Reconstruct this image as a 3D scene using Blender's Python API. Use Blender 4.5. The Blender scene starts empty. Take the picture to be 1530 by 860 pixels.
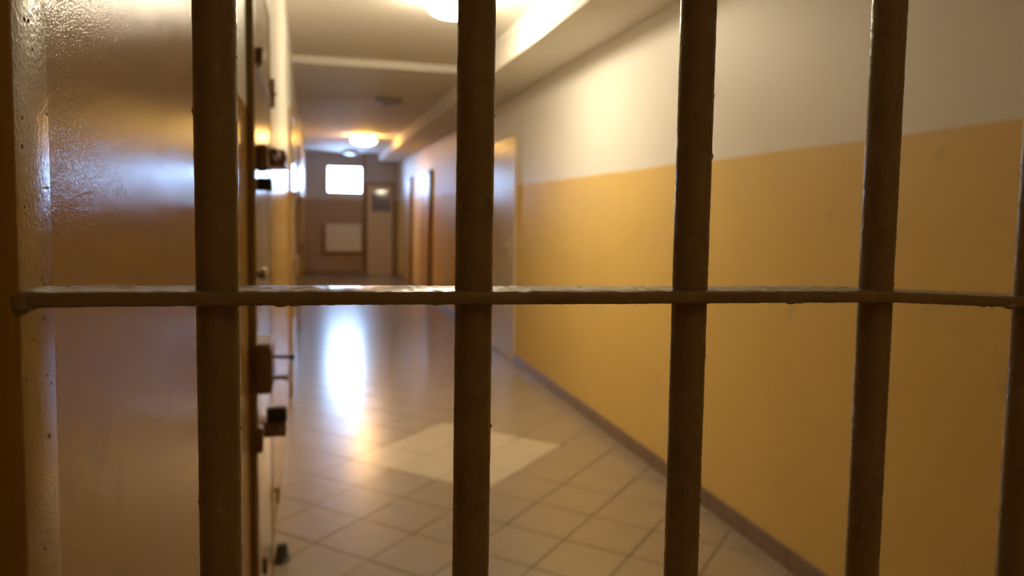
import bpy, bmesh, math, random
from mathutils import Vector, Matrix
random.seed(7)
scene = bpy.context.scene
col = scene.collection

# ------------------------------------------------------------------ camera
# axes solved from the corridor vanishing point, the gate bars and the diagonal floor tiles
F, CX, CY, H = 1100.0, 765.0, 398.0, 1.38
VPX, VPY, SL = 468.0, 316.0, 0.015
fwd_c = Vector((VPX - CX, VPY - CY, F)).normalized()
_a, _b = VPX - CX, VPY - CY
_X = (_a * CX - _b * (VPY - SL * VPX - CY) - F * F) / (_a + _b * SL)
rig_c = Vector((_X - CX, VPY + SL * (_X - VPX) - CY, F)).normalized()
dwn_c = fwd_c.cross(rig_c)
if dwn_c.y < 0:
    dwn_c = -dwn_c
R = Matrix((rig_c, fwd_c, -dwn_c)).transposed()          # world -> camera (x right, y down, z forward)
c_right, c_down, c_fwd = R[0], R[1], R[2]
cam_d = bpy.data.cameras.new('camera')
cam = bpy.data.objects.new('camera', cam_d)
col.objects.link(cam)
m3 = Matrix((c_right, -c_down, -c_fwd)).transposed()
cam.matrix_world = Matrix.Translation((0, 0, H)) @ m3.to_4x4()
cam_d.sensor_width = 36.0
cam_d.lens = F / 1530.0 * 36.0
cam_d.shift_y = -(430.0 - CY) / 1530.0
cam_d.clip_start = 0.02
cam_d.clip_end = 200
cam_d.dof.use_dof = True
cam_d.dof.focus_distance = 0.385
cam_d.dof.aperture_fstop = cam_d.lens / 3.0
scene.camera = cam

# ------------------------------------------------------------------ world (daylight outside the far window)
world = bpy.data.worlds.new('daylight')
scene.world = world
world.use_nodes = True
bg = world.node_tree.nodes['Background']
bg.inputs['Color'].default_value = (0.40, 0.60, 1.0, 1)
bg.inputs['Strength'].default_value = 45.0

# ------------------------------------------------------------------ exposure
vs = scene.view_settings
vs.view_transform = 'Standard'
vs.look = 'None'
vs.exposure = 0.0
vs.gamma = 1.0
vs.use_curve_mapping = False
LAMP_NEAR = 102.0
LAMP_FAR = 45.0
LAMP_FILL = 5.5  # added fill lamp behind the camera

# ------------------------------------------------------------------ dimensions
XL, XR = -0.168, 1.815          # corridor walls
XB = 1.800                      # face of the skirting tiles
YN, YE = -2.2, 16.5             # wall behind the camera, end wall
BAND = 1.652                    # height of the painted dado
ZC, ZC2, YSTEP = 2.72, 2.66, 6.72
ZS, XS = 2.485, 1.372           # boxed-in soffit along the right wall

# ------------------------------------------------------------------ materials
MATS = {}
def mat(name, base, rough=0.5, metal=0.0, var=0.0, vscale=8.0, bump=0.0, bscale=60.0, spec=0.5, emit=None, estr=0.0, rvar=0.0, coat=0.0):
    m = bpy.data.materials.new(name)
    m.use_nodes = True
    nt = m.node_tree
    p = nt.nodes['Principled BSDF']
    p.inputs['Base Color'].default_value = (*base, 1)
    p.inputs['Roughness'].default_value = rough
    p.inputs['Metallic'].default_value = metal
    p.inputs['Specular IOR Level'].default_value = spec
    if coat:
        p.inputs['Coat Weight'].default_value = coat
        p.inputs['Coat Roughness'].default_value = 0.2
    tc = nt.nodes.new('ShaderNodeTexCoord')
    if var > 0:
        n = nt.nodes.new('ShaderNodeTexNoise')
        n.inputs['Scale'].default_value = vscale
        n.inputs['Detail'].default_value = 5
        nt.links.new(tc.outputs['Object'], n.inputs['Vector'])
        mx = nt.nodes.new('ShaderNodeMix')
        mx.data_type = 'RGBA'
        mx.inputs['A'].default_value = (*[max(0, c * (1 - var)) for c in base], 1)
        mx.inputs['B'].default_value = (*[min(1, c * (1 + var)) for c in base], 1)
        nt.links.new(n.outputs['Fac'], mx.inputs['Factor'])
        nt.links.new(mx.outputs['Result'], p.inputs['Base Color'])
        if rvar > 0:
            mr = nt.nodes.new('ShaderNodeMapRange')
            mr.inputs['To Min'].default_value = max(0.02, rough - rvar)
            mr.inputs['To Max'].default_value = rough + rvar
            nt.links.new(n.outputs['Fac'], mr.inputs['Value'])
            nt.links.new(mr.outputs['Result'], p.inputs['Roughness'])
    if bump > 0:
        nb = nt.nodes.new('ShaderNodeTexNoise')
        nb.inputs['Scale'].default_value = bscale
        nb.inputs['Detail'].default_value = 2
        nt.links.new(tc.outputs['Object'], nb.inputs['Vector'])
        bp = nt.nodes.new('ShaderNodeBump')
        bp.inputs['Strength'].default_value = 1.0
        bp.inputs['Distance'].default_value = bump
        nt.links.new(nb.outputs['Fac'], bp.inputs['Height'])
        nt.links.new(bp.outputs['Normal'], p.inputs['Normal'])
    if emit:
        p.inputs['Emission Color'].default_value = (*emit, 1)
        p.inputs['Emission Strength'].default_value = estr
    MATS[name] = m
    return m

def wall_paint(name, upper, lower, r_up, r_lo, peel_up, peel_lo, pscale, spec=0.5):
    """white emulsion above, glossy yellow oil paint below the hand-painted dado line"""
    m = bpy.data.materials.new(name)
    m.use_nodes = True
    nt = m.node_tree
    L = nt.links.new
    p = nt.nodes['Principled BSDF']
    p.inputs['Specular IOR Level'].default_value = spec
    geo = nt.nodes.new('ShaderNodeNewGeometry')
    sep = nt.nodes.new('ShaderNodeSeparateXYZ')
    L(geo.outputs['Position'], sep.inputs[0])
    n1 = nt.nodes.new('ShaderNodeTexNoise')           # wander of the paint line
    n1.inputs['Scale'].default_value = 2.2
    n1.inputs['Detail'].default_value = 4
    L(geo.outputs['Position'], n1.inputs['Vector'])
    wob = nt.nodes.new('ShaderNodeMath'); wob.operation = 'MULTIPLY_ADD'
    wob.inputs[1].default_value = 0.02
    L(n1.outputs['Fac'], wob.inputs[0]); L(sep.outputs['Z'], wob.inputs[2])
    st = nt.nodes.new('ShaderNodeMapRange')
    st.inputs['From Min'].default_value = BAND + 0.010 - 0.0015
    st.inputs['From Max'].default_value = BAND + 0.010 + 0.0015
    L(wob.outputs[0], st.inputs['Value'])
    n2 = nt.nodes.new('ShaderNodeTexNoise')           # patchy rolled paint
    n2.inputs['Scale'].default_value = 1.7
    n2.inputs['Detail'].default_value = 6
    L(geo.outputs['Position'], n2.inputs['Vector'])
    def pair(c, v):
        mx = nt.nodes.new('ShaderNodeMix'); mx.data_type = 'RGBA'
        mx.inputs['A'].default_value = (*[x * (1 - v) for x in c], 1)
        mx.inputs['B'].default_value = (*[min(1, x * (1 + v)) for x in c], 1)
        L(n2.outputs['Fac'], mx.inputs['Factor'])
        return mx
    a, b = pair(lower, 0.08), pair(upper, 0.03)
    # scuffs on the lower paint
    n3 = nt.nodes.new('ShaderNodeTexNoise'); n3.inputs['Scale'].default_value = 9; n3.inputs['Detail'].default_value = 8
    L(geo.outputs['Position'], n3.inputs['Vector'])
    sc = nt.nodes.new('ShaderNodeMapRange')
    sc.inputs['From Min'].default_value = 0.64; sc.inputs['From Max'].default_value = 0.80
    sc.inputs['To Max'].default_value = 0.35
    L(n3.outputs['Fac'], sc.inputs['Value'])
    ms = nt.nodes.new('ShaderNodeMix'); ms.data_type = 'RGBA'
    ms.inputs['B'].default_value = (*[x * 0.6 for x in lower], 1)
    L(sc.outputs['Result'], ms.inputs['Factor']); L(a.outputs['Result'], ms.inputs['A'])
    mx = nt.nodes.new('ShaderNodeMix'); mx.data_type = 'RGBA'
    L(st.outputs['Result'], mx.inputs['Factor']); L(ms.outputs['Result'], mx.inputs['A']); L(b.outputs['Result'], mx.inputs['B'])
    L(mx.outputs['Result'], p.inputs['Base Color'])
    rr = nt.nodes.new('ShaderNodeMapRange')
    rr.inputs['To Min'].default_value = r_lo; rr.inputs['To Max'].default_value = r_up
    L(st.outputs['Result'], rr.inputs['Value']); L(rr.outputs['Result'], p.inputs['Roughness'])
    nb = nt.nodes.new('ShaderNodeTexNoise')           # orange-peel roller texture
    nb.inputs['Scale'].default_value = pscale; nb.inputs['Detail'].default_value = 2.0
    L(geo.outputs['Position'], nb.inputs['Vector'])
    pk = nt.nodes.new('ShaderNodeMapRange')
    pk.inputs['To Min'].default_value = peel_lo; pk.inputs['To Max'].default_value = peel_up
    L(st.outputs['Result'], pk.inputs['Value'])
    bp = nt.nodes.new('ShaderNodeBump'); bp.inputs['Strength'].default_value = 1
    L(pk.outputs['Result'], bp.inputs['Distance'])
    L(nb.outputs['Fac'], bp.inputs['Height']); L(bp.outputs['Normal'], p.inputs['Normal'])
    MATS[name] = m
    return m

WHITE, YELLOW = (0.80, 0.77, 0.70), (0.74, 0.51, 0.15)
M_wall_l = wall_paint('left_wall_paint', WHITE, (0.58, 0.37, 0.12), 0.34, 0.10, 0.0002, 0.00036, 560, spec=0.13)
M_wall_r = wall_paint('right_wall_paint', WHITE, YELLOW, 0.50, 0.50, 0.0004, 0.0004, 220)
M_wall_f = wall_paint('end_wall_paint_shaded', (0.52, 0.52, 0.60), (0.36, 0.25, 0.17), 0.5, 0.5, 0.0004, 0.0004, 220)  # corridor paint made darker and bluer, the dim far light put into the colour
M_ceil = mat('ceiling_paint', (0.84, 0.80, 0.73), 0.7, var=0.03, vscale=2, bump=0.0006, bscale=150)
M_tile = mat('floor_tile_beige', (0.33, 0.27, 0.20), 0.30, var=0.16, vscale=7, rvar=0.04, spec=1.0, coat=1.0, bump=0.0003, bscale=30)
M_tile2 = mat('floor_tile_cream', (0.60, 0.53, 0.41), 0.30, var=0.08, vscale=7, rvar=0.04, spec=1.0, coat=1.0, bump=0.0003, bscale=30)
M_grout = mat('grout', (0.13, 0.10, 0.075), 0.8, var=0.2, vscale=30, bump=0.0005, bscale=200)
M_skirt = mat('skirting_tile', (0.22, 0.145, 0.10), 0.3, var=0.12, vscale=10)
M_bar = mat('bar_paint', (0.32, 0.255, 0.16), 0.28, var=0.15, vscale=35, rvar=0.08, bump=0.0005, bscale=230)
M_post = mat('post_paint', (0.42, 0.27, 0.06), 0.26, var=0.08, vscale=30, rvar=0.05, bump=0.00030, bscale=330)
M_celldoor = mat('cell_door_paint', (0.55, 0.47, 0.34), 0.16, var=0.06, vscale=4, bump=0.0004, bscale=120)
M_frame = mat('door_frame_paint', (0.34, 0.22, 0.08), 0.3, var=0.1, vscale=6, bump=0.0004, bscale=120)
M_iron = mat('dark_iron', (0.24, 0.14, 0.07), 0.35, var=0.25, vscale=40, bump=0.0006, bscale=150)
M_black = mat('black_iron', (0.012, 0.011, 0.012), 0.35, var=0.2, vscale=40)
M_chrome = mat('worn_steel', (0.5, 0.48, 0.5), 0.28, metal=1.0, var=0.1, vscale=40)
M_cream = mat('cream_door', (0.60, 0.50, 0.38), 0.26, var=0.05, vscale=4, bump=0.0003, bscale=90)
M_wood = mat('brown_door', (0.50, 0.31, 0.12), 0.35, var=0.12, vscale=5)
M_dark_wood = mat('brown_frame', (0.22, 0.13, 0.05), 0.4, var=0.15, vscale=8)
M_white = mat('white_enamel', (0.72, 0.72, 0.72), 0.35, var=0.03, vscale=5)
M_winframe = mat('window_frame_paint', (0.55, 0.58, 0.62), 0.4, var=0.05, vscale=6)
M_grey = mat('grey_plastic', (0.33, 0.28, 0.24), 0.45, var=0.08, vscale=20)
M_rubber = mat('grey_rubber', (0.09, 0.085, 0.085), 0.6, var=0.2, vscale=40)
M_lamp1 = mat('lamp_glass_cream', (0.9, 0.88, 0.8), 0.3, emit=(1.0, 0.85, 0.60), estr=LAMP_NEAR)
M_lamp2 = mat('lamp_glass_amber', (0.9, 0.85, 0.7), 0.3, emit=(1.0, 0.56, 0.14), estr=LAMP_FAR)
M_lamp3 = mat('lamp_glass_added_fill', (0.9, 0.88, 0.8), 0.3, emit=(1.0, 0.54, 0.17), estr=LAMP_FILL)
M_opal = mat('opal_glass', (0.75, 0.75, 0.78), 0.2, var=0.02)
M_glass = bpy.data.materials.new('window_glass'); M_glass.use_nodes = True
_nt = M_glass.node_tree; _nt.nodes.remove(_nt.nodes['Principled BSDF'])
_tr = _nt.nodes.new('ShaderNodeBsdfTransparent'); _gl = _nt.nodes.new('ShaderNodeBsdfGlossy'); _gl.inputs['Roughness'].default_value = 0.02
_fr = _nt.nodes.new('ShaderNodeFresnel'); _fr.inputs['IOR'].default_value = 1.45
_ms = _nt.nodes.new('ShaderNodeMixShader')
_nt.links.new(_fr.outputs[0], _ms.inputs[0]); _nt.links.new(_tr.outputs[0], _ms.inputs[1]); _nt.links.new(_gl.outputs[0], _ms.inputs[2])
_nt.links.new(_ms.outputs[0], _nt.nodes['Material Output'].inputs['Surface'])
M_pane = mat('dim_door_glass', (0.20, 0.20, 0.24), 0.06, var=0.05)

# ------------------------------------------------------------------ builders
def link(name, bm, m, parent=None, smooth=None):
    me = bpy.data.meshes.new(name)
    if parent is not None:
        off = Vector(parent['_w'])
        bmesh.ops.translate(bm, verts=bm.verts, vec=-off)
        w = off
    else:
        w = Vector((0, 0, 0))
    bm.normal_update()
    bm.to_mesh(me); bm.free()
    if m: me.materials.append(m)
    o = bpy.data.objects.new(name, me)
    col.objects.link(o)
    if parent is not None:
        o.parent = parent
    o['_w'] = w
    if smooth is not None:
        for p in me.polygons: p.use_smooth = True
        try:
            me.set_sharp_from_angle(angle=math.radians(smooth))
        except Exception:
            pass
    return o

def tag(o, label, cat=None, group=None, kind=None):
    o['label'] = label
    if cat: o['category'] = cat
    if group: o['group'] = group
    if kind: o['kind'] = kind
    return o

def thing(name, label, cat, loc, group=None, kind=None):
    o = bpy.data.objects.new(name, None)
    o.empty_display_size = 0.05
    o.location = loc
    col.objects.link(o)
    o['_w'] = Vector(loc)
    return tag(o, label, cat, group, kind)

def box(bm, x0, x1, y0, y1, z0, z1, bev=0.0, seg=2):
    vs_ = [bm.verts.new(p) for p in ((x0,y0,z0),(x1,y0,z0),(x1,y1,z0),(x0,y1,z0),(x0,y0,z1),(x1,y0,z1),(x1,y1,z1),(x0,y1,z1))]
    fs = [bm.faces.new([vs_[i] for i in q]) for q in ((3,2,1,0),(4,5,6,7),(0,1,5,4),(1,2,6,5),(2,3,7,6),(3,0,4,7))]
    if bev > 0:
        es = list({e for f in fs for e in f.edges})
        bmesh.ops.bevel(bm, geom=es, offset=bev, segments=seg, profile=0.5, affect='EDGES')
    return bm

def bx(*a, **k):
    return box(bmesh.new(), *a, **k)

def tube(bm, p0, p1, r0, r1=None, n=16, rings=1, jitter=0.0, cap=True):
    p0, p1 = Vector(p0), Vector(p1)
    r1 = r0 if r1 is None else r1
    d = (p1 - p0).normalized()
    u = d.orthogonal().normalized(); v = d.cross(u)
    prev = None; first = None
    for k in range(rings + 1):
        t = k / rings
        c = p0.lerp(p1, t); r = r0 + (r1 - r0) * t
        ring = []
        for i in range(n):
            a = 2 * math.pi * i / n
            rr = r + (random.uniform(-jitter, jitter) if jitter else 0)
            ring.append(bm.verts.new(c + (u * math.cos(a) + v * math.sin(a)) * rr))
        if prev:
            for i in range(n):
                bm.faces.new((prev[i], prev[(i+1) % n], ring[(i+1) % n], ring[i]))
        else:
            first = ring
        prev = ring
    if cap:
        bm.faces.new(list(reversed(first))); bm.faces.new(prev)
    return bm

def lathe(bm, center, profile, n=40, axis='Z', sign=1):
    """profile: (radius, height) pairs"""
    c = Vector(center); prev = None
    def pt(r, h, a):
        if axis == 'Z': return c + Vector((r*math.cos(a), r*math.sin(a), h*sign))
        return c + Vector((h*sign, r*math.cos(a), r*math.sin(a)))
    for (r, h) in profile:
        ring = [bm.verts.new(pt(r, h, 2*math.pi*i/n)) for i in range(n)] if r > 1e-6 else [bm.verts.new(pt(0, h, 0))]
        if prev:
            for i in range(n):
                j = (i+1) % n
                if len(prev) == 1 and len(ring) > 1: bm.faces.new((prev[0], ring[j], ring[i]))
                elif len(ring) == 1 and len(prev) > 1: bm.faces.new((prev[i], prev[j], ring[0]))
                elif len(ring) > 1: bm.faces.new((prev[i], prev[j], ring[j], ring[i]))
        prev = ring
    bmesh.ops.recalc_face_normals(bm, faces=bm.faces)
    return bm

def blob(bm, c, rx, ry, rz, n=10):
    m = Matrix.Translation(c) @ Matrix.Diagonal((rx, ry, rz, 1))
    bmesh.ops.create_uvsphere(bm, u_segments=n, v_segments=max(6, n//2+2), radius=1, matrix=m)
    return bm

# ================================================================== THE SETTING
T = 0.15
# ---- floor: grout bed and diagonal tiles
floor = link('floor', bx(XL - T, XR + T, YN - T, YE + T, -0.12, -0.0035), M_grout)
tag(floor, 'beige ceramic tiled corridor floor laid diagonally with a cream diamond', 'floor', kind='structure')
S = 0.2917; DH = S * math.sqrt(2) / 2
CT = (0.825, 4.125)
JOINT = 0.0032
def clip(poly, x0, x1, y0, y1):
    def half(poly, f, inter):
        out = []
        for i in range(len(poly)):
            a, b = poly[i], poly[(i+1) % len(poly)]
            if f(a): out.append(a)
            if f(a) != f(b): out.append(inter(a, b))
        return out
    def ix(x): return lambda a, b: (x, a[1] + (b[1]-a[1]) * (x-a[0]) / (b[0]-a[0]))
    def iy(y): return lambda a, b: (a[0] + (b[0]-a[0]) * (y-a[1]) / (b[1]-a[1]), y)
    poly = half(poly, lambda p: p[0] >= x0, ix(x0))
    if len(poly) > 2: poly = half(poly, lambda p: p[0] <= x1, ix(x1))
    if len(poly) > 2: poly = half(poly, lambda p: p[1] >= y0, iy(y0))
    if len(poly) > 2: poly = half(poly, lambda p: p[1] <= y1, iy(y1))
    return poly
def tile_geo(bm, poly, c, dz=0.0):
    n = len(poly)
    gx = sum(p[0] for p in poly)/n; gy = sum(p[1] for p in poly)/n
    k = 0.994
    top = [bm.verts.new((gx+(p[0]-gx)*k-c[0], gy+(p[1]-gy)*k-c[1], dz)) for p in poly]
    mid = [bm.verts.new((p[0]-c[0], p[1]-c[1], dz-0.0012)) for p in poly]
    bot = [bm.verts.new((p[0]-c[0], p[1]-c[1], -0.0036)) for p in poly]
    f = bm.faces.new(top)
    for i in range(n):
        j = (i+1) % n
        bm.faces.new((mid[i], mid[j], top[j], top[i])); bm.faces.new((bot[i], bot[j], mid[j], mid[i]))
tiles = []
for i in range(-80, 80):
    for j in range(-80, 80):
        cx_ = CT[0] + (i - j) * DH; cy_ = CT[1] + (i + j) * DH
        if cx_ < XL - DH or cx_ > XB + DH or cy_ < YN - DH or cy_ > YE + DH: continue
        h = DH - JOINT
        poly = clip([(cx_-h, cy_), (cx_, cy_-h), (cx_+h, cy_), (cx_, cy_+h)], XL + 0.002, XB + 0.008, YN, YE)
        if len(poly) < 3: continue
        area = abs(sum(poly[k][0]*poly[(k+1)%len(poly)][1]-poly[(k+1)%len(poly)][0]*poly[k][1] for k in range(len(poly))))/2
        if area < 0.0006: continue
        tiles.append((cy_, cx_, poly, abs(i) <= 1 and abs(j) <= 1, area))
tiles.sort(key=lambda t: t[0])
full_mesh = {}
solo = [t for t in tiles if t[0] > 1.7][:300]
rest = [t for t in tiles if t[0] <= 1.7] + [t for t in tiles if t[0] > 1.7][300:]
for cy_, cx_, poly, light, area in solo:
    m = M_tile2 if light else M_tile
    full = area > 0.98 * 2 * (DH-JOINT)**2
    key = light
    if full and key in full_mesh:
        me = full_mesh[key]
    else:
        bm = bmesh.new(); tile_geo(bm, poly, (cx_, cy_)); me = bpy.data.meshes.new('floor_tile'); bm.to_mesh(me); bm.free(); me.materials.append(m)
        if full: full_mesh[key] = me
    o = bpy.data.objects.new('floor_tile', me); col.objects.link(o)
    o.parent = floor
    o.location = (cx_, cy_, random.uniform(-0.0004, 0.0003))
    o.rotation_euler = (random.uniform(-.0012, .0012), random.uniform(-.0012, .0012), 0)
    if light: o['label'] = 'cream floor tile of the light diamond'
bm = bmesh.new()
for cy_, cx_, poly, light, area in rest: tile_geo(bm, poly, (0, 0), random.uniform(-0.0004, 0.0003))
o = link('floor_tile_field', bm, M_tile, floor); o['kind'] = 'stuff'

# ---- walls
def struct(name, bm, m, label, cat, parent=None):
    o = link(name, bm, m, parent)
    if parent is None: tag(o, label, cat, kind='structure')
    return o
struct('wall_left', bx(XL - T, XL, YN - T, YE + T, -0.12, 3.0), M_wall_l, 'long left corridor wall, white over a glossy ochre dado', 'wall')
struct('wall_right', bx(XR, XR + T, YN - T, YE + T, -0.12, 3.0), M_wall_r, 'long right corridor wall, white above and yellow below', 'wall')
struct('wall_near', bx(XL, XR, YN - T, YN, -0.0035, ZC), M_wall_r, 'wall closing the corridor behind the barred gate', 'wall')
# end wall with the window opening
WX0, WX1, WZ0, WZ1 = 0.27, 1.065, 1.775, 2.40
bm = bmesh.new()
box(bm, XL, WX0, YE, YE + T, -0.0035, ZC2); box(bm, WX1, XR, YE, YE + T, -0.0035, ZC2)
box(bm, WX0, WX1, YE, YE + T, -0.0035, WZ0); box(bm, WX0, WX1, YE, YE + T, WZ1, ZC2)
struct('wall_far', bm, M_wall_f, 'end wall of the corridor holding the small bright window', 'wall')
# ---- ceiling in two levels, soffit
struct('ceiling', bx(XL, XR, YN, YSTEP, ZC, 3.0), M_ceil, 'white plaster ceiling over the near part of the corridor', 'ceiling')
struct('ceiling_lowered', bx(XL, XR, YSTEP, YE + T, ZC2, 3.0), M_ceil, 'slightly lower plaster ceiling over the far part of the corridor', 'ceiling')
struct('ceiling_soffit', bx(XS, XR, YN, YE, ZS, ZC2, bev=0.006), M_ceil, 'boxed-in white duct running along the top of the right wall', 'soffit')
# upper strip of the soffit in the near, higher part
struct('trim_1', bx(XS, XR, YN, YSTEP, ZC2 + 0.0005, ZC, ), M_ceil, 'upper strip of the boxed-in duct under the near ceiling', 'trim')

# ---- skirting tiles on the right wall and the end wall
DOORS_R = [(6.56, 7.50), (11.55, 12.45), (13.92, 14.85)]
base_r = thing('baseboard_right', 'row of brown skirting tiles along the foot of the right wall', 'baseboard', (XB, 0, 0), kind='structure')
ys = [2.43 + 0.3 * i for i in range(-15, 48)]
for a in ys:
    b = a + 0.3
    segs = [(a, b)]
    for d0, d1 in DOORS_R:
        nxt = []
        for s0, s1 in segs:
            if s1 <= d0 or s0 >= d1: nxt.append((s0, s1)); continue
            if s0 < d0: nxt.append((s0, d0))
            if s1 > d1: nxt.append((d1, s1))
        segs = nxt
    for s0, s1 in segs:
        if s0 < YN or s1 > YE or s1 - s0 < 0.03: continue
        link('skirting_tile', bx(XB, XR, s0 + 0.0015, s1 - 0.0015, 0.0008, 0.083, bev=0.002, seg=1), M_skirt, base_r)
base_f = thing('baseboard_far', 'dark skirting along the foot of the end wall', 'baseboard', (0.4, YE, 0), kind='structure')
for i in range(4):
    x0 = XL + 0.002 + i * 0.3
    link('skirting_tile', bx(x0, min(x0 + 0.297, 1.08), YE - 0.015, YE, 0.0008, 0.10, bev=0.002, seg=1), M_skirt, base_f)

# ---- window in the end wall
win = thing('window_1', 'small bright window high in the end wall', 'window', ((WX0+WX1)/2, YE, WZ0), kind='structure')
fw = 0.045
for (x0, x1, z0, z1) in ((WX0, WX0+fw, WZ0, WZ1), (WX1-fw, WX1, WZ0, WZ1), (WX0+fw, WX1-fw, WZ0, WZ0+fw), (WX0+fw, WX1-fw, WZ1-fw, WZ1)):
    link('window_frame', bx(x0, x1, YE+0.05, YE+0.10, z0, z1, bev=0.005, seg=1), M_winframe, win)
link('mullion', bx(WX0+0.135, WX0+0.17, YE+0.055, YE+0.095, WZ0+fw, WZ1-fw, bev=0.004, seg=1), M_winframe, win)
link('pane', bx(WX0+fw, WX0+0.135, YE+0.072, YE+0.076, WZ0+fw, WZ1-fw), M_glass, win)
link('pane', bx(WX0+0.17, WX1-fw, YE+0.072, YE+0.076, WZ0+fw, WZ1-fw), M_glass, win)
link('window_sill', bx(WX0-0.03, WX1+0.03, YE-0.03, YE+0.05, WZ0-0.03, WZ0, bev=0.005, seg=1), M_white, win)

# ---- glazed door in the end wall
gd = thing('door_1', 'cream door with a glazed upper pane in the end wall', 'door', (1.44, YE, 0), kind='structure')
dx0, dx1, dz = 1.10, 1.745, 2.04
for (x0, x1, z0, z1) in ((dx0, dx0+0.05, 0.001, dz), (dx1-0.05, dx1, 0.001, dz), (dx0+0.05, dx1-0.05, dz-0.05, dz)):
    link('door_frame', bx(x0, x1, YE-0.045, YE, z0, z1, bev=0.004, seg=1), M_dark_wood, gd)
lf = bmesh.new()
lx0, lx1, y0, y1 = dx0+0.052, dx1-0.052, YE-0.035, YE-0.003
px0, px1, pz0, pz1 = lx0+0.085, lx1-0.03, 1.40, 1.87
box(lf, lx0, px0, y0, y1, 0.008, dz-0.052, bev=0.002, seg=1); box(lf, px1, lx1, y0, y1, 0.008, dz-0.052, bev=0.002, seg=1)
box(lf, px0, px1, y0, y1, 0.008, pz0, bev=0.002, seg=1); box(lf, px0, px1, y0, y1, pz1, dz-0.052, bev=0.002, seg=1)
leaf = link('door_leaf', lf, M_cream, gd)
_pc = Vector(((px0+px1)/2, YE-0.019, (pz0+pz1)/2))
b = bx(px0+0.001, px1-0.001, YE-0.021, YE-0.017, pz0+0.002, pz1-0.002)
bmesh.ops.rotate(b, cent=_pc, matrix=Matrix.Rotation(math.radians(-4), 3, 'Z') @ Matrix.Rotation(math.radians(-1), 3, 'X'), verts=b.verts)
link('glass_pane', b, M_pane, leaf)
hb = bmesh.new(); tube(hb, (lx0+0.05, YE-0.036, 1.04), (lx0+0.05, YE-0.075, 1.04), 0.009, n=10); tube(hb, (lx0+0.045, YE-0.075, 1.04), (lx0+0.16, YE-0.075, 1.04), 0.009, n=10)
link('door_handle', hb, M_chrome, leaf, smooth=40)
# downpipe between window and door
pp = bmesh.new(); tube(pp, (1.075, YE-0.03, 0.0), (1.075, YE-0.03, ZC2), 0.022, n=14)
tag(link('heating_pipe', pp, M_dark_wood, smooth=40), 'thin brown riser pipe between the end window and the glazed door', 'pipe')

# ---- doors in the right wall
def right_door(n, y0, y1, proud, zt, label, m_leaf, m_frame, handle_y):
    d = thing('door_%d' % n, label, 'door', (XR, (y0+y1)/2, 0), kind='structure')
    xf = XR - proud; w = 0.055
    for (a, b, z0, z1) in ((y0, y0+w, 0.001, zt), (y1-w, y1, 0.001, zt), (y0+w, y1-w, zt-w, zt)):
        link('door_frame', bx(xf, XR, a, b, z0, z1, bev=0.003, seg=1), m_frame, d)
    lf = link('door_leaf', bx(xf+0.004, XR, y0+w+0.002, y1-w-0.002, 0.008, zt-w-0.003, bev=0.002, seg=1), m_leaf, d)
    b = bmesh.new()
    s = 1 if handle_y < (y0+y1)/2 else -1
    tube(b, (xf+0.004, handle_y, 1.09), (xf-0.045, handle_y, 1.09), 0.009, n=10)
    tube(b, (xf-0.045, handle_y-0.008*s, 1.09), (xf-0.045, handle_y+0.11*s, 1.085), 0.009, n=10)
    link('door_handle', b, M_cream, lf, smooth=40)
    link('handle_plate', bx(xf-0.003, xf+0.004, handle_y-0.02, handle_y+0.02, 0.96, 1.16, bev=0.0015, seg=1), M_cream, lf)
    return d
right_door(2, 6.57, 7.49, 0.022, 2.105, 'nearest pale cream door in the right wall, beside the yellow dado', M_cream, M_cream, 6.75)
right_door(3, 11.57, 12.43, 0.058, 2.07, 'middle brown door on the right wall, beneath the far lit lamp', M_wood, M_dark_wood, 12.30)
right_door(4, 13.94, 14.83, 0.058, 2.07, 'farthest brown door on the right wall, close to the end wall', M_wood, M_dark_wood, 14.68)

# ---- cell doors in the left wall
def cell_door(n, y0, y1, proud, zt, label):
    d = thing('door_%d' % n, label, 'door', (XL, (y0+y1)/2, 0), kind='structure')
    xf = XL + proud; w = 0.045
    for (a, b, z0, z1) in ((y0, y0+w, 0.001, zt), (y1-w, y1, 0.001, zt), (y0+w, y1-w, zt-w, zt)):
        link('door_frame', bx(XL, xf, a, b, z0, z1, bev=0.003, seg=1), M_frame, d)
    lf = link('door_leaf', bx(XL, xf-0.003, y0+w+0.002, y1-w-0.002, 0.008, zt-w-0.003, bev=0.002, seg=1), M_celldoor, d)
    return d, lf, xf
d5, leaf5, xf5 = cell_door(5, 2.08, 2.86, 0.019, 2.12, 'nearest cell door on the left wall with iron bolts and a lock case')
xd = xf5 - 0.003
# upper bolt: long iron housing
p = link('bolt_housing', bx(xd, -0.083, 2.40, 2.62, 1.517, 1.570, bev=0.004), M_iron, d5)
b = bmesh.new(); lathe(b, (-0.083, 2.43, 1.545), [(0.008, 0), (0.008, 0.003), (0, 0.0045)], n=12, axis='X'); link('bolt_head', b, M_black, p)
b = bmesh.new(); tube(b, (-0.105, 2.15, 1.543), (-0.105, 2.40, 1.543), 0.012, n=14); link('sliding_bar', b, M_iron, p, smooth=40)
# hanging padlock-like cover in front of the bolt
p = link('bolt_guide', bx(xd, -0.118, 2.13, 2.17, 1.487, 1.562, bev=0.010), M_iron, d5)
# inspection hatch cover
p = link('peephole_cover', bx(xd, -0.112, 2.19, 2.25, 1.436, 1.474, bev=0.006), M_black, d5)
# upper hasp
p = link('hasp_plate', bx(xd, -0.131, 2.14, 2.16, 1.778, 1.822, bev=0.003), M_iron, d5)
b = bmesh.new(); tube(b, (-0.143, 2.16, 1.775), (-0.141, 2.66, 1.745), 0.0055, n=10); link('hasp_stay', b, M_chrome, p, smooth=40)
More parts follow.
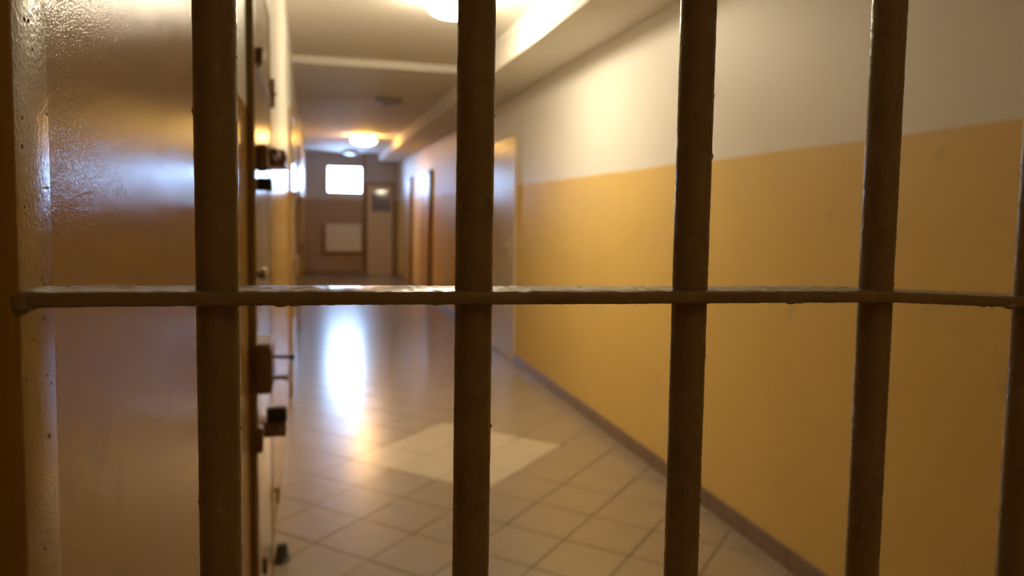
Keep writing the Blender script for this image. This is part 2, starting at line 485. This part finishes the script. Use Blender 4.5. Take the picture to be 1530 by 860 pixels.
# glass knob
b = bmesh.new(); lathe(b, (xd, 2.12, 1.207), [(0.010, 0), (0.010, 0.010), (0.018, 0.016), (0.020, 0.024), (0.014, 0.031), (0, 0.033)], n=20, axis='X'); link('pull_knob', b, M_chrome, d5, smooth=50)
# main lock case with lever and key
p = link('lock_case', bx(xd, -0.109, 2.06, 2.20, 0.886, 1.012, bev=0.006), M_iron, d5)
link('lock_cap', bx(xd, -0.110, 2.058, 2.202, 1.012, 1.024, bev=0.003), M_frame, p)
link('lock_slot', bx(-0.1095, -0.107, 2.10, 2.16, 0.905, 0.955, bev=0.001, seg=1), M_black, p)
b = bmesh.new(); tube(b, (-0.109, 2.10, 0.982), (-0.062, 2.10, 0.979), 0.0045, n=10); blob(b, (-0.058, 2.10, 0.978), 0.008, 0.010, 0.009); link('lock_lever', b, M_black, p, smooth=40)
b = bmesh.new(); tube(b, (-0.109, 2.10, 0.923), (-0.070, 2.10, 0.923), 0.0055, n=10); box(b, -0.076, -0.069, 2.082, 2.118, 0.914, 0.932, bev=0.002, seg=1); link('lock_key', b, M_iron, p)
# lower bolt
p = link('lower_bolt', bx(xd, -0.082, 2.32, 2.40, 0.690, 0.738, bev=0.004), M_iron, d5)
link('lower_bolt_bar', bx(-0.140, -0.080, 2.31, 2.345, 0.738, 0.783, bev=0.004), M_black, p)
b = bmesh.new(); tube(b, (-0.097, 2.322, 0.716), (-0.097, 2.314, 0.716), 0.0075, n=12); link('bolt_head', b, M_chrome, p)
# hinges
link('hinge', bx(xd - 0.002, -0.134, 2.07, 2.11, 0.722, 0.792, bev=0.004), M_iron, d5)
link('hinge', bx(xd - 0.002, -0.139, 2.30, 2.34, 0.268, 0.322, bev=0.004), M_iron, d5)
# keeper on the wall beyond the door
kp = thing('bolt_keeper', 'small brown iron keeper on the white left wall beside the nearest cell door', 'bolt keeper', (XL, 3.02, 1.70))
kb = link('keeper_body', bx(XL, -0.142, 3.00, 3.06, 1.78, 1.885, bev=0.004), M_iron, kp)
b = bmesh.new(); tube(b, (-0.142, 3.02, 1.830), (-0.135, 3.02, 1.830), 0.006, n=10); link('keeper_pin', b, M_black, kp)
wh = thing('wall_hook', 'brown iron hook plate low on the left wall beyond the nearest cell door', 'wall hook', (XL, 2.93, 0.3))
link('hook_plate', bx(XL, -0.152, 2.91, 2.99, 0.225, 0.335, bev=0.004), M_iron, wh)
b = bmesh.new(); tube(b, (-0.152, 2.93, 0.30), (-0.135, 2.93, 0.30), 0.006, n=10); tube(b, (-0.137, 2.93, 0.31), (-0.137, 2.93, 0.25), 0.006, n=10); link('hook', b, M_iron, wh)

for n, (a, bb), lab in ((6, (5.6, 6.45), 'second cell door along the left wall, past the nearest one'), (7, (8.75, 9.6), 'farthest cell door along the left wall, near the far lamp')):
    d, lf, xf = cell_door(n, a, bb, 0.022, 2.12, lab)
    link('lock_case', bx(xf-0.003, xf+0.035, a+0.06, a+0.20, 0.90, 1.04, bev=0.005), M_iron, d)
    link('bolt_housing', bx(xf-0.003, xf+0.03, a+0.10, a+0.30, 1.48, 1.53, bev=0.004), M_iron, d)
    link('hinge', bx(xf-0.005, xf+0.012, a+0.01, a+0.05, 0.60, 0.70, bev=0.003), M_iron, d)

# ---- rubber door stop on the floor
b = bmesh.new(); lathe(b, (-0.125, 2.97, 0.0005), [(0, 0), (0.034, 0), (0.034, 0.008), (0.026, 0.012), (0.022, 0.05), (0.017, 0.066), (0, 0.070)], n=24)
ds = thing('door_stop', 'small dark grey rubber door stop on the floor at the left wall', 'door stop', (-0.125, 2.97, 0))
link('rubber_buffer', b, M_rubber, ds, smooth=40)
b = bmesh.new(); lathe(b, (-0.125, 2.97, 0.0700), [(0.006, 0), (0.006, 0.002), (0, 0.003)], n=12); link('fixing_screw', b, M_chrome, ds)

# ================================================================== BARRED GATE
YB = 0.385
gate = thing('barred_gate', 'brown painted steel gate of round bars in the foreground', 'gate', (0.8, YB, 0))
BX = [-0.0453, 0.083, 0.2115, 0.341, 0.4655] + [0.4655 + 0.1285 * i for i in range(1, 10)]
random.seed(11)
for i, x in enumerate(BX):
    b = bmesh.new()
    tube(b, (x, YB, 0.055), (x, YB, 2.40), 0.0101, n=28, rings=420 if i < 5 else 60, jitter=0.00009 if i < 5 else 0)
    # paint runs and blobs on the bars in view
    if i < 5:
        for k in range(26):
            a = random.uniform(math.pi, 2 * math.pi); z = random.uniform(1.12, 1.54)
            s = random.uniform(0.0004, 0.0009)
            blob(b, (x + 0.0100*math.cos(a), YB + 0.0100*math.sin(a), z), s, s, s*random.uniform(1, 2.2), n=8)
    link('bar', b, M_bar, gate, smooth=60)
def zmid(x):
    pts = [(-0.2, 1.339), (-0.1, 1.3388), (0.01, 1.3378), (0.15, 1.3358), (0.28, 1.3345), (0.34, 1.3335), (0.40, 1.3305), (0.46, 1.3275), (0.7, 1.326), (2, 1.326)]
    for (a, za), (b_, zb) in zip(pts, pts[1:]):
        if a <= x <= b_: return za + (zb - za) * (x - a) / (b_ - a)
    return 1.33
def flat_bar(z_of, x0, x1, nseg, jit, thick=0.0066, y0=YB-0.0175, y1=YB+0.0175):
    """flat steel through which the round bars pass, edges uneven with thick paint"""
    bm = bmesh.new()
    prof = []
    h = thick / 2; r = 0.0012
    for (cy, cz, a0) in ((y0+r, h-r, 90), (y0+r, -h+r, 180), (y1-r, -h+r, 270), (y1-r, h-r, 0)):
        for s in range(3):
            a = math.radians(a0 + 45 * s)
            prof.append((cy + r*math.cos(a), cz + r*math.sin(a)))
    # subdivided top so that the old paint can be lumpy
    prev = None
    for k in range(nseg + 1):
        x = x0 + (x1 - x0) * k / nseg
        zc = z_of(x)
        ring = [bm.verts.new((x, py + random.uniform(-jit, jit), zc + pz + random.uniform(-jit, jit))) for (py, pz) in prof]
        if prev:
            for i in range(len(ring)):
                j = (i+1) % len(ring)
                bm.faces.new((prev[i], prev[j], ring[j], ring[i]))
        else: bm.faces.new(ring)
        prev = ring
    bm.faces.new(list(reversed(prev)))
    bmesh.ops.recalc_face_normals(bm, faces=bm.faces)
    return bm
cb = flat_bar(zmid, -0.126, 1.775, 900, 0.00016)
random.seed(5)
cross = link('cross_bar', cb, M_bar, gate, smooth=60)
b = bmesh.new()
for (x, s) in ((-0.015, 0.0016), (-0.009, 0.0012), (0.268, 0.0018), (0.274, 0.0013), (0.408, 0.0014), (0.4155, 0.0012), (0.430, 0.0022), (0.06, 0.0011)):
    blob(b, (x, YB-0.0165, zmid(x) - 0.0029), s*2.2, s, s*0.75)
for k in range(16):
    x = random.uniform(-0.1, 0.45); s = random.uniform(0.0004, 0.0008)
    blob(b, (x, YB-0.0175, zmid(x) + random.uniform(-0.003, 0.003)), s*1.3, s*0.6, s, n=8)
link('paint_drips', b, M_bar, cross, smooth=60)['kind'] = 'stuff'
for zc in (0.16, 0.74, 1.94, 2.36):
    link('cross_bar', flat_bar(lambda x, z=zc: z, -0.126, 1.775, 40, 0), M_bar, gate)
# hinge-side post: square tube with rounded corners, and a slam post at the right wall
b = bx(-0.163, -0.1255, 0.366, 0.4165, 0.0005, 2.46, bev=0.004, seg=3)
post = link('gate_post', b, M_post, gate, smooth=50)
b = bmesh.new()
for k in range(14):                       # welds where the flat bar meets the post
    a = k / 13
    blob(b, (-0.1245 + random.uniform(-0.0008, 0.0012), YB-0.017 + 0.034*a, zmid(-0.12) - 0.0035 + random.uniform(-0.0008, 0.0006)), 0.0042, 0.0030, 0.0018, n=8)
    blob(b, (-0.1250, YB-0.0185 + random.uniform(0, 0.001), zmid(-0.12) - 0.0045 + 0.006*a), 0.0034, 0.0009, 0.0018, n=8)
for k in range(30):
    z = random.uniform(1.15, 1.53); s = random.uniform(0.0004, 0.0009)
    blob(b, (-0.1255, random.uniform(0.372, 0.412), z), s*0.7, s, s*1.4, n=8)
link('weld_bead', b, M_bar, post, smooth=60)['kind'] = 'stuff'
link('gate_post', bx(1.772, 1.7985, 0.366, 0.4165, 0.085, 2.46, bev=0.004, seg=3), M_post, gate, smooth=50)
link('head_rail', bx(-0.163, 1.7985, 0.366, 0.4165, 2.46, ZS - 0.003, bev=0.003), M_post, gate)
link('sill_rail', bx(-0.1255, 1.772, 0.366, 0.4165, 0.0015, 0.055, bev=0.003), M_post, gate)

# ================================================================== CEILING FITTINGS
def dome_lamp(x, y, z, m, label, r=0.165, drop=0.105, hang=0.0):
    t = thing('ceiling_lamp', label, 'ceiling lamp', (x, y, z), group='round dome lamps on the corridor ceiling')
    b = bmesh.new(); lathe(b, (x, y, z), [(0, 0), (r*0.80, 0), (r*0.86, 0.006), (r*(0.86-6*hang), 0.022+hang), (0, 0.022+hang)], n=48, sign=-1); link('base_ring', b, M_white, t, smooth=40)
    b = bmesh.new()
    prof = [(r*(0.82-6*hang), 0.0225+hang), (r*0.97, 0.030+1.8*hang)]
    for k in range(1, 13):
        a = math.pi/2 * k / 12
        prof.append((r*math.cos(a) if k < 12 else 0.0, 0.034 + 2*hang + (drop-0.034-2*hang)*math.sin(a)))
    lathe(b, (x, y, z), prof, n=48, sign=-1)
    link('glass_dome', b, m, t, smooth=60)
    return t
dome_lamp(0.825, 4.5, ZC, M_lamp1, 'nearest lit dome lamp on the ceiling, partly behind a gate bar', r=0.17, drop=0.158, hang=0.02)
dome_lamp(0.82, 12.62, ZC2, M_lamp2, 'far lit dome lamp glowing amber under the ceiling', r=0.205, drop=0.165, hang=0.025)
dome_lamp(0.75, 15.7, ZC2, M_opal, 'unlit dome lamp on the ceiling close to the end window', r=0.17, drop=0.10)
dome_lamp(0.825, -1.0, ZC, M_lamp3, 'added dim dome lamp, unseen behind the camera, that lights the bar fronts', r=0.17, drop=0.125)  # added out of view to brighten the camera side of the bars
sp = thing('ceiling_fitting', 'flat dark fitting with a small pale knob on the ceiling between the lit lamps', 'ceiling fitting', (0.82, 8.5, ZC2))
b = bmesh.new(); lathe(b, (0.82, 8.5, ZC2), [(0, 0), (0.14, 0), (0.15, 0.012), (0.135, 0.05), (0.07, 0.065), (0, 0.065)], n=40, sign=-1); link('housing', b, M_grey, sp, smooth=40)
b = bmesh.new(); blob(b, (0.72, 8.40, ZC2 - 0.060), 0.022, 0.022, 0.018, n=16); link('sensor_knob', b, M_white, sp, smooth=60)

# ================================================================== RADIATOR
rad = thing('radiator', 'white panel radiator on the end wall below the window', 'radiator', (0.64, YE, 0.5))
rx0, rx1, rz0, rz1 = 0.262, 1.015, 0.53, 1.115
b = bmesh.new(); box(b, rx0, rx1, YE-0.10, YE-0.04, rz0, rz1, bev=0.012)
link('panel', b, M_white, rad)
nrib = 18
for i in range(nrib):
    x = rx0 + 0.03 + (rx1-rx0-0.06) * i / (nrib-1)
    link('rib', bx(x-0.009, x+0.009, YE-0.106, YE-0.099, rz0+0.05, rz1-0.05, bev=0.003, seg=1), M_white, rad)
link('top_grille', bx(rx0+0.01, rx1-0.01, YE-0.095, YE-0.045, rz1, rz1+0.008), M_white, rad)
for x in (rx0+0.12, rx1-0.12): link('bracket', bx(x-0.015, x+0.015, YE-0.04, YE-0.004, rz0+0.08, rz1-0.08), M_white, rad)
b = bmesh.new(); tube(b, (0.205, YE-0.06, rz0+0.05), (0.205, YE-0.06, rz1-0.02), 0.022, n=12); tube(b, (0.205, YE-0.06, rz0+0.06), (rx0, YE-0.06, rz0+0.06), 0.012, n=10); tube(b, (0.205, YE-0.06, rz1-0.05), (rx0, YE-0.06, rz1-0.05), 0.012, n=10)
link('supply_pipe', b, M_dark_wood, rad, smooth=40)
b = bmesh.new(); tube(b, (0.205, YE-0.06, 0.48), (1.05, YE-0.06, 0.48), 0.014, n=10); tube(b, (0.205, YE-0.06, 0.47), (0.205, YE-0.06, rz0+0.06), 0.012, n=10)
link('return_pipe', b, M_dark_wood, rad, smooth=40)

for o in scene.objects:
    if '_w' in o: del o['_w']
